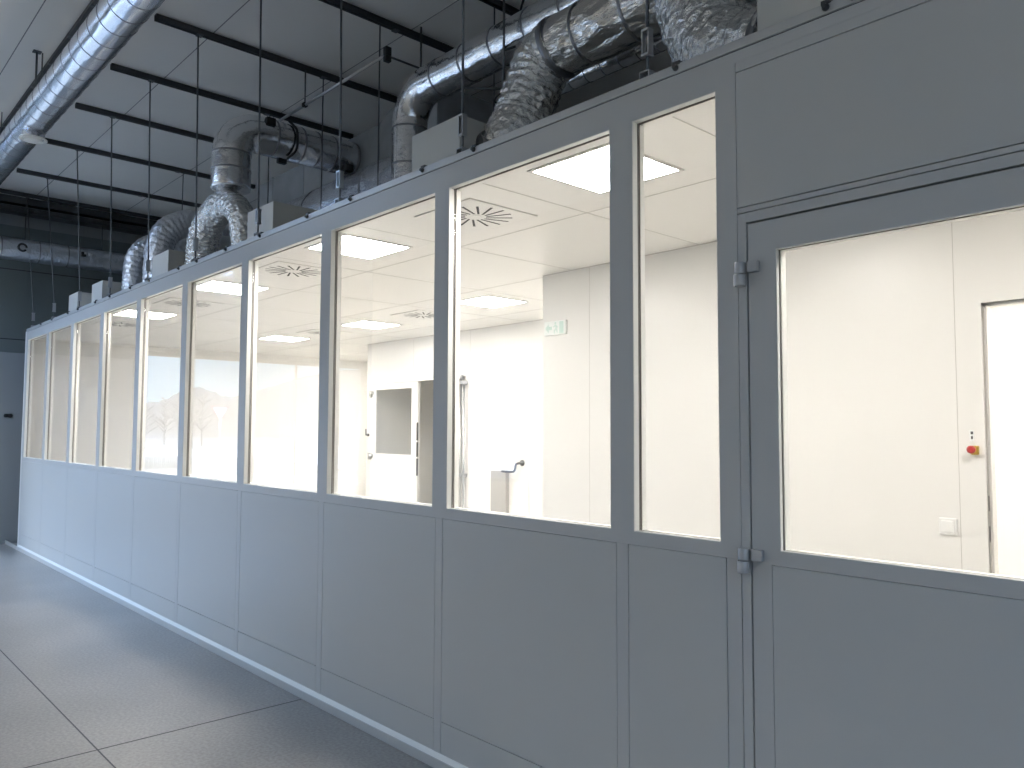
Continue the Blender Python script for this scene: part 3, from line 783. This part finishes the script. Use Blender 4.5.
# small round duct stub below the arch
t = thing('round_stub', 'small grey round duct stub under the hose arch', 'duct', (-6.55, .75, ZR))
MB().tube(bend((-6.55, .62, 2.84), .09, PI, PI / 2, (0, 1, 0), (0, 0, 1), 8) + [(-6.55, 1.1, 2.93)], .07, 28).build('stub_body', 'dull_duct', t)
ring(t, (-6.55, .8, 2.93), (0, 1, 0), .07)
# duct along the end wall
EX, EZ = -11.62, 3.79
rigid('wall_duct', 'dull foil duct running along the dark end wall', 'duct', straight((EX, -2.6, EZ), (EX, 1.16, EZ), .04), .140, 'flex_dull',
      [((EX, -.30, EZ), (0, 1, 0)), ((EX, .12, EZ), (0, 1, 0)), ((EX, .45, EZ), (0, 1, 0)), ((EX, 1.14, EZ), (0, 1, 0))], 7.7, .02, 44)
rigid('wall_duct_elbow', 'dull foil end section of the duct on the dark end wall, turning down', 'duct',
      straight((EX, 1.165, EZ), (EX, 1.42, EZ), .03) + bend((EX, 1.42, EZ - .2), .2, PI / 2, 0, (0, 1, 0), (0, 0, 1), 10)[1:] + straight((EX, 1.62, EZ - .22), (EX, 1.62, 2.74), .05), .130, 'flex_dull', [((EX, 1.22, EZ), (0, 1, 0))], 3.1, .03, 40)
for o, c, lab in (('clip', (EX + .14, -.08, 3.80), 'black round clip on the end wall duct, left of the hangers'), ('clip', (EX + .14, .62, 3.82), 'small black clip with white label on the end wall duct')):
    t = thing(o, lab, 'clip', c)
    if c[1] < 0:
        MB().tube([Vector(c) + Vector((0, .045 * math.cos(a), .045 * math.sin(a))) for a in [2 * PI * k / 20 for k in range(19)]], .013, 8).build('loop', 'black', t)
    else:
        B(c[0] - .01, c[0] + .02, c[1] - .03, c[1] + .03, c[2] - .03, c[2] + .03, bev=.004).build('body', 'black', t)
        B(c[0] + .0205, c[0] + .023, c[1] + .004, c[1] + .028, c[2], c[2] + .028).build('white_label', 'plastic', t)

# ------------------------------------------------------------------ strut channels, hangers, rails
ZS = 4.553
SX = [-4.14, -4.92, -6.02, -7.11, -8.21, -9.45, -10.78, -11.86]
SLAB = ['nearest in view at the top', 'second from the top', 'third from the top', 'fourth from the top, ending over the riser duct', 'fifth from the top', 'sixth from the top', 'seventh from the top', 'last, nearest the dark end wall']
def make_strut(lab, y0=-.30, y1=2.05):
    t = thing('strut_channel', lab, 'rail', (0, 0, ZS), 'dark strut channels under the hall ceiling')
    m = MB()
    m.box(-.021, -.017, y0, y1, ZS, HC - .001); m.box(.017, .021, y0, y1, ZS, HC - .001)
    m.box(-.021, .021, y0, y1, HC - .006, HC - .001)
    m.box(-.021, -.008, y0, y1, ZS, ZS + .004); m.box(.008, .021, y0, y1, ZS, ZS + .004)
    o = m.build('channel', 'strut', t); o.location = (0, 0, -ZS)
    for y in (.03, 1.1):
        b = B(-.026, .026, y - .022, y + .022, ZS - .006, ZS + .002).build('channel_nut', 'rod', t); b.location = (0, 0, -ZS)
    return t
st = make_strut('dark ceiling strut channel across the hall, ' + SLAB[0]); st.location = (SX[0], 0, ZS)
for i, x in enumerate(SX[1:]): place_copy(st, (x, 0, ZS), 'dark ceiling strut channel across the hall, ' + SLAB[i + 1])

HXs = [-1.722, -2.785, -3.88, -4.927, -6.005, -7.075, -8.146, -9.217, -10.29, -11.33]
HL = ['nearest, in front of the top foil hoses', 'beside the filter box left of the foil hose', 'in front of the wide bluish foil duct', 'beside the white filter box at the hose arch', 'left of the shiny hose arch',
      'in front of the dull elbow hose', 'before the second farthest filter box', 'before the farthest filter box', 'second from the far end of the partition', 'at the far end of the partition']
ztops = [-1.70, -2.77, -3.88, -4.92, -6.02, -7.11, -8.21, -9.45, -10.78, -11.86]
for i, hx in enumerate(HXs):
    t = thing('hanger_rod', 'threaded hanger rod with turnbuckle, ' + HL[i], 'rod', (hx, .04, 2.763), 'hanger rods along the partition top')
    tx = ztops[i]; zt = ZS - .006 if i > 2 else HC - .001
    a = Vector((hx, .04, 2.96)); b = Vector((tx, .02, zt))
    MB().cyl(a, b, .0062, 10).build('rod', 'rod', t)
    m = MB()
    m.box(hx - .016, hx + .016, .024, .056, 2.86, 2.868); m.box(hx - .016, hx + .016, .024, .056, 2.952, 2.96)
    m.box(hx - .016, hx - .011, .026, .054, 2.868, 2.952); m.box(hx + .011, hx + .016, .026, .054, 2.868, 2.952)
    m.build('turnbuckle', 'zinc', t)
    MB().cyl((hx, .04, 2.775), (hx, .04, 2.93), .0055, 10).build('lower_rod', 'rod', t)
    m = MB()
    m.box(hx - .022, hx + .022, .02, .06, 2.763, 2.768); m.box(hx - .022, hx - .018, .02, .06, 2.768, 2.80); m.box(hx + .018, hx + .022, .02, .06, 2.768, 2.80); m.box(hx - .022, hx + .022, .02, .06, 2.797, 2.801)
    m.build('bracket', 'zinc', t)
# second row, hanging to the middle of the clean room roof
RB = [(-4.14, 1.42, 'beside the cable loop at the top'), (-4.92, .96, 'left of the foil elbow duct'), (-6.02, 1.10, 'in front of the grey rectangular duct'), (-7.11, 1.13, 'just right of the silver riser duct'), (-9.45, 1.16, 'above the dull elbow hoses'), (-8.21, 1.16, 'left of the riser duct')]
for x, y, lab in RB:
    t = thing('rear_hanger', 'plain thin hanger rod of the rear row, ' + lab, 'rod', (x, y, ZR), 'thin rods of the rear row')
    MB().cyl((x, y, ZR), (x, y, ZS - .006), .0058, 8).build('rod', 'rod', t)
    m = MB(); m.box(x - .02, x + .02, y - .02, y + .02, ZR, ZR + .006); m.cyl((x, y, ZR + .006), (x, y, ZR + .03), .011, 6); m.build('foot_nut', 'zinc', t)
# light rods hanging from the ceiling near the ducts
t = thing('conduit', 'thin light metal conduit between two hangers above the riser duct', 'pipe', (-6.6, .95, 4.25))
MB().cyl((-6.58, .92, 4.25), (-4.75, .92, 4.25), .0125, 14).build('tube', 'zinc', t)
m = MB(); m.box(-4.775, -4.735, .895, .945, 4.235, 4.30, bev=.005); m.box(-4.775, -4.735, .895, .945, 4.19, 4.232, bev=.005); m.build('clamp', 'black', t)
m = MB(); m.cyl((-4.755, .93, 4.235), (-4.755, 1.22, 4.235), .008, 8); m.cyl((-4.755, 1.22, 4.235), (-4.755, 1.22, 4.56), .008, 8); m.build('hanger_arm', 'black_metal', t)
m = MB(); m.cyl((-6.0, .92, 4.262), (-6.0, .92, ZS), .007, 8); m.build('hanger', 'rod', t)
m = MB(); m.box(-6.02, -5.98, .90, .94, 4.235, 4.268, bev=.004); m.build('clamp', 'black', t)
t = thing('cable', 'black cable loop hanging beside the thin rod over the foil duct', 'cable', (-3.75, 1.38, 4.5))
MB().tube(smooth_path([(-3.72, 1.38, ZS), (-3.80, 1.37, 4.40), (-3.82, 1.34, 4.22), (-3.74, 1.16, 4.02), (-3.60, 1.03, 3.90), (-3.48, 1.01, 3.87)], 10), .008, 8).build('loop', 'black', t)
t = thing('ring_hanger', 'dark hanger arm with a ring, left of the crumpled hose', 'bracket', (-3.6, 1.0, 3.6))
m = MB(); m.cyl((-3.57, 1.0, 3.62), (-3.57, 1.0, ZS), .008, 8); m.build('rod', 'rod', t)
m = MB(); m.cyl((-3.57, 1.0, 3.63), (-4.0, 1.02, 3.78), .009, 8); m.build('arm', 'black_metal', t)
MB().tube([Vector((-3.60, 1.0, 3.58)) + Vector((.05 * math.cos(a), 0, .03 * math.sin(a))) for a in [2 * PI * k / 20 for k in range(21)]], .007, 8).build('ring', 'black', t)
t = thing('pipe_bracket', 'dark pipe bracket cluster under the big foil duct', 'bracket', (-2.42, .62, ZR))
m = MB(); m.box(-2.30, -2.16, .50, .56, 2.83, 2.88, bev=.006); m.cyl((-2.23, .53, ZR), (-2.23, .53, 2.83), .012, 8); m.build('body', 'black', t)
m = MB(); m.cyl((-2.75, .52, 2.80), (-1.85, .52, 2.80), .009, 10); m.cyl((-2.6, .52, ZR), (-2.6, .52, 2.80), .008, 8); m.cyl((-1.9, .52, ZR), (-1.9, .52, 2.80), .008, 8); m.build('pipe', 'zinc', t)
t = thing('ceiling_rail', 'dark narrow rail under the ceiling beside the spiral duct', 'rail', (-8, -.69, HC))
m = MB(); m.box(XE + .01, 1.5, -.706, -.676, HC - .036, HC - .0005); m.build('rail', 'strut', t)
m = MB()
for k in range(9): m.box(-10.5 + k * .62, -10.46 + k * .62, -.712, -.67, HC - .044, HC - .036)
m.build('clips', 'rod', t)
t = thing('ceiling_pin', 'short dark ceiling rod behind the spiral duct', 'rod', (-7.3, -.80, 4.35))
MB().cyl((-7.3, -.81, LZ + LR - .002), (-7.3, -.81, HC - .004), .008, 8).build('rod', 'rod', t)
B(-7.33, -7.27, -.84, -.78, HC - .006, HC - .0005).build('ceiling_plate', 'rod', t)
# cable tray on the end wall
t = thing('cable_tray', 'dark perforated cable tray high along the end wall', 'tray', (-11.95, 0, 4.35))
B(-12.02, -11.88, -3.0, YB - .2, 4.455, 4.545).build('beam', 'strut', t)
m = MB(); m.box(-12.04, -12.02, -3.0, YB - .2, 4.33, 4.45); m.box(-12.02, -11.80, -3.0, YB - .2, 4.33, 4.334)
for k in range(60):
    y = -2.9 + k * .15; m.box(-11.806, -11.80, y, y + .085, 4.334, 4.372)
m.box(-11.806, -11.80, -3.0, YB - .2, 4.372, 4.395); m.build('tray', 'strut', t)
for y in (-.55, .02, .95, 1.9):
    MB().cyl((-11.9, y, 3.95 if y < 1.4 else 4.33), (-11.9, y, 4.46), .008, 8).build('drop_rod', 'strut', t)

# ------------------------------------------------------------------ the outdoors seen in the glass
def out(az, R, z=None, el=None):
    a = math.radians(az)
    return Vector((-R * math.cos(a), 2.21 - R * math.sin(a), z if z is not None else (1.5 + R * math.tan(math.radians(el)) if el is not None else 0)))
struct(B(-320, -12.6, -320, 120, -.4, -.12).build('ground', 'ground'), 'winter grass outside the hall')
struct(B(-12.6, 120, -320, -5.9, -.4, -.12).build('ground_side', 'ground'), 'winter grass beside the hall')
def strip(name, pts0, pts1, lab):
    m = MB(); bm = m.bm
    n = len(pts0)
    a = [bm.verts.new((p.x, p.y, -.118)) for p in pts0]; b = [bm.verts.new((p.x, p.y, -.118)) for p in pts1]
    a2 = [bm.verts.new((p.x, p.y, -.05)) for p in pts0]; b2 = [bm.verts.new((p.x, p.y, -.05)) for p in pts1]
    for i in range(n - 1):
        bm.faces.new((a2[i], a2[i + 1], b2[i + 1], b2[i])); bm.faces.new((a[i], b[i], b[i + 1], a[i + 1]))
        bm.faces.new((a[i], a[i + 1], a2[i + 1], a2[i])); bm.faces.new((b[i], b2[i], b2[i + 1], b[i + 1]))
    return struct(m.build(name, 'road'), lab)
azs = [8 + k * 1.5 for k in range(30)]
strip('road', [out(a, 66) for a in azs], [out(a, 47 if a < 24 else 47 - (a - 24) * 2.2 if a < 31 else 31) for a in azs], 'pale road outside')
strip('path', [out(a, 30 - .25 * (a - 20)) for a in azs], [out(a, 26 - .25 * (a - 20)) for a in azs], 'pale path outside')
def hill(name, prof, R, lab):
    m = MB(); bm = m.bm; rows = []
    for az, el in prof:
        z = 1.5 + R * math.tan(math.radians(el)); row = []
        for k in range(6):
            f = k / 5
            p = out(az, R - 45 * (1 - f), max(-.2, -.2 + (z + .2) * math.sin(f * PI / 2)))
            row.append(bm.verts.new(p))
        p = out(az, R + 60, -.3); row.append(bm.verts.new(p)); rows.append(row)
    for i in range(len(rows) - 1):
        for k in range(6):
            f = bm.faces.new((rows[i][k], rows[i + 1][k], rows[i + 1][k + 1], rows[i][k + 1])); f.smooth = True
    return struct(m.build(name, 'hill'), lab)
base = [(0, 1.2), (8, 1.5), (14, 1.9), (16, 1.6), (17.5, 1.7), (19, 2.0), (20, 2.7), (21, 2.9), (22, 2.5), (23, 2.2), (24, 2.5), (25.5, 3.0), (27.5, 3.65), (29, 4.0), (31, 4.3), (34, 4.6), (38, 4.2), (46, 3.0), (60, 2.4), (75, 1.5)]
prof = []
for i in range(len(base) - 1):
    for k in range(6):
        f = k / 6; az = base[i][0] + (base[i + 1][0] - base[i][0]) * f
        prof.append((az, base[i][1] + (base[i + 1][1] - base[i][1]) * f + .13 * noise.noise(Vector((az * 2.3, 0, 0)))))
prof.append(base[-1])
hill('hill', prof, 210, 'wooded winter hillside outside')
# yield sign
p = out(22.3, 48)
t = thing('yield_sign', 'triangular give way sign reflected in the fourth pane from the narrow one', 'sign', (p.x, p.y, -.12))
dirv = Vector((math.cos(math.radians(22.3)), math.sin(math.radians(22.3)), 0)); side = Vector((-dirv.y, dirv.x, 0))
def tri(s, z, d): return [p + dirv * d + side * (-s) + Vector((0, 0, z + s * .577)), p + dirv * d + side * s + Vector((0, 0, z + s * .577)), p + dirv * d + Vector((0, 0, z - s * 1.155))]
pz = Vector((p.x, p.y, 0)); p = pz
MB().prism(tri(.50, 2.55, .05), dirv * .02).build('sign_border', 'sign_red', t)
MB().prism(tri(.36, 2.55, .071), dirv * .006).build('sign_face', 'plastic', t)
MB().cyl(p + Vector((0, 0, -.12)), p + Vector((0, 0, 2.8)), .035, 12).build('post', 'zinc', t)
# low fence
a, b = out(17.2, 36, 0), out(20.4, 36, 0)
t = thing('board_fence', 'low grey board fence outside', 'fence', (a.x, a.y, -.12))
dv = (b - a); L = dv.length; dv.normalize()
nrm = Vector((-dv.y, dv.x, 0)) * .05
m = MB()
for k in range(int(L / .16)):
    q = a + dv * (k * .16); q2 = q + dv * .14
    m.prism([Vector((q.x, q.y, -.12)), Vector((q2.x, q2.y, -.12)), Vector((q2.x, q2.y, .40)), Vector((q.x, q.y, .42))], nrm)
m.build('boards', 'hedge', t)
m = MB(); m.prism([Vector((a.x, a.y, .05)) + nrm, Vector((b.x, b.y, .05)) + nrm, Vector((b.x, b.y, .13)) + nrm, Vector((a.x, a.y, .13)) + nrm], nrm); m.build('rail', 'hedge', t)
# bare trees
def tree(az, R, h, seed, lab):
    rnd = random.Random(seed); p = out(az, R, -.15)
    t = thing('bare_tree', lab, 'tree', tuple(p), 'bare winter trees outside')
    trunk = MB(); br = MB()
    trunk.tube([p, p + Vector((.05, .05, h * .4)), p + Vector((-.05, .1, h))], lambda s: h * .018 * (1 - .85 * s), 8)
    for k in range(46):
        z = h * (.22 + .75 * rnd.random()); a = rnd.random() * 2 * PI; L = h * .34 * (1.1 - z / h) + .35
        q = p + Vector((0, 0, z)); e = q + Vector((math.cos(a) * L, math.sin(a) * L, L * (.5 + .5 * rnd.random())))
        br.tube([q, q.lerp(e, .5) + Vector((0, 0, .06 * L)), e], lambda s: .035 * (1 - .8 * s), 5)
        for j in range(4):
            f = .35 + .6 * rnd.random(); s0_ = q.lerp(e, f); a2 = a + rnd.uniform(-1.2, 1.2)
            br.tube([s0_, s0_ + Vector((math.cos(a2) * L * .35, math.sin(a2) * L * .35, L * .3))], .013, 4)
    trunk.build('trunk', 'bark', t); br.build('branches', 'bark', t)
for az, R, h, sd, lab in ((20.2, 70, 4.6, 1, 'bare tree outside, left of the give way sign'), (21.2, 85, 5.2, 2, 'bare tree outside, behind the give way sign'), (17.6, 80, 4.0, 3, 'bare tree outside, above the board fence'), (18.9, 95, 5.0, 4, 'bare tree outside, left edge of the reflected hillside'), (29.6, 75, 5.0, 5, 'bare tree outside, on the steep side of the hill')):
    tree(az, R, h, sd, lab)

# ------------------------------------------------------------------ sky and light
SKY_LOW, SKY_HIGH = 2.2, 19.5
wd = bpy.data.worlds.new('World'); S.world = wd; wd.use_nodes = True
nt = wd.node_tree; nt.nodes.clear()
o = nt.nodes.new('ShaderNodeOutputWorld'); bg = nt.nodes.new('ShaderNodeBackground')
tc = nt.nodes.new('ShaderNodeTexCoord'); sp = nt.nodes.new('ShaderNodeSeparateXYZ')
nt.links.new(tc.outputs['Generated'], sp.inputs[0])
rm = nt.nodes.new('ShaderNodeValToRGB')
rm.color_ramp.elements[0].position = 0.0; rm.color_ramp.elements[0].color = (.52, .77, 1.0, 1)
rm.color_ramp.elements[1].position = .35; rm.color_ramp.elements[1].color = (.42, .62, 1.0, 1)
nt.links.new(sp.outputs['Z'], rm.inputs['Fac'])
# overcast-like sky: brighter towards the zenith
zr = nt.nodes.new('ShaderNodeMapRange'); zr.inputs['From Min'].default_value = .11; zr.inputs['From Max'].default_value = .45
zr.inputs['To Min'].default_value = SKY_LOW; zr.inputs['To Max'].default_value = SKY_HIGH
nt.links.new(sp.outputs['Z'], zr.inputs['Value']); nt.links.new(zr.outputs[0], bg.inputs['Strength'])
ns = nt.nodes.new('ShaderNodeTexNoise'); ns.inputs['Scale'].default_value = 3.0; ns.inputs['Detail'].default_value = 7
mp = nt.nodes.new('ShaderNodeMapping'); mp.inputs['Scale'].default_value = (1, 1, 3.2)
nt.links.new(tc.outputs['Generated'], mp.inputs['Vector']); nt.links.new(mp.outputs['Vector'], ns.inputs['Vector'])
cr = nt.nodes.new('ShaderNodeValToRGB'); cr.color_ramp.elements[0].position = .48; cr.color_ramp.elements[1].position = .68
nt.links.new(ns.outputs['Fac'], cr.inputs['Fac'])
mx = nt.nodes.new('ShaderNodeMixRGB'); mx.inputs[2].default_value = (.95, .97, 1.0, 1)
nt.links.new(cr.outputs['Color'], mx.inputs['Fac']); nt.links.new(rm.outputs['Color'], mx.inputs[1])
nt.links.new(mx.outputs['Color'], bg.inputs['Color'])
nt.links.new(bg.outputs[0], o.inputs['Surface'])
def portal(name, loc, rot, sx, sy):
    l = bpy.data.lights.new(name, 'AREA'); l.shape = 'RECTANGLE'; l.size = sx; l.size_y = sy; l.cycles.is_portal = True
    ob = bpy.data.objects.new(name, l); ob.location = loc; ob.rotation_euler = rot; COL.objects.link(ob)
portal('window_portal', (XE - .31, (WY0 + WY1) / 2, (WZ1 + .12) / 2), (0, -PI / 2, 0), WZ1 - .12, WY1 - WY0)
for i, (a, b, z0, z1) in enumerate(SW):
    portal('window_portal', ((a + b) / 2, YS - .31, (z0 + z1) / 2), (PI / 2, 0, 0), b - a, z1 - z0)

for RL in ADDED_RLS: portal('window_portal', ((RL[0] + RL[1]) / 2, (RL[2] + RL[3]) / 2, HC + .26), (0, 0, 0), RL[1] - RL[0], RL[3] - RL[2])
portal('window_portal', (XR + .31, (ADDED_NW[0] + ADDED_NW[1]) / 2, (ADDED_NW[2] + ADDED_NW[3]) / 2), (0, PI / 2, 0), ADDED_NW[3] - ADDED_NW[2], ADDED_NW[1] - ADDED_NW[0])

# ------------------------------------------------------------------ camera
cam = bpy.data.cameras.new('camera'); co = bpy.data.objects.new('camera', cam); COL.objects.link(co)
f, pit, rol, yaw = 788.9, math.radians(3.407), math.radians(.218), math.radians(47.34)
cam.sensor_fit = 'HORIZONTAL'; cam.sensor_width = 36; cam.lens = f / 1024 * 36
cam.clip_start = .05; cam.clip_end = 1000
fw = Vector((-math.sin(yaw) * math.cos(pit), math.cos(yaw) * math.cos(pit), math.sin(pit)))
r0 = Vector((math.cos(yaw), math.sin(yaw), 0)); u0 = r0.cross(fw)
r2 = r0 * math.cos(rol) + u0 * math.sin(rol); u2 = u0 * math.cos(rol) - r0 * math.sin(rol)
co.matrix_world = Matrix(((r2.x, u2.x, -fw.x, 0), (r2.y, u2.y, -fw.y, -2.2096), (r2.z, u2.z, -fw.z, 1.5), (0, 0, 0, 1)))
S.camera = co
# the helper property used while building is not part of the description
for ob in ROOTS:
    if '_org' in ob: del ob['_org']
for ob in bpy.data.objects:
    if '_org' in ob: del ob['_org']
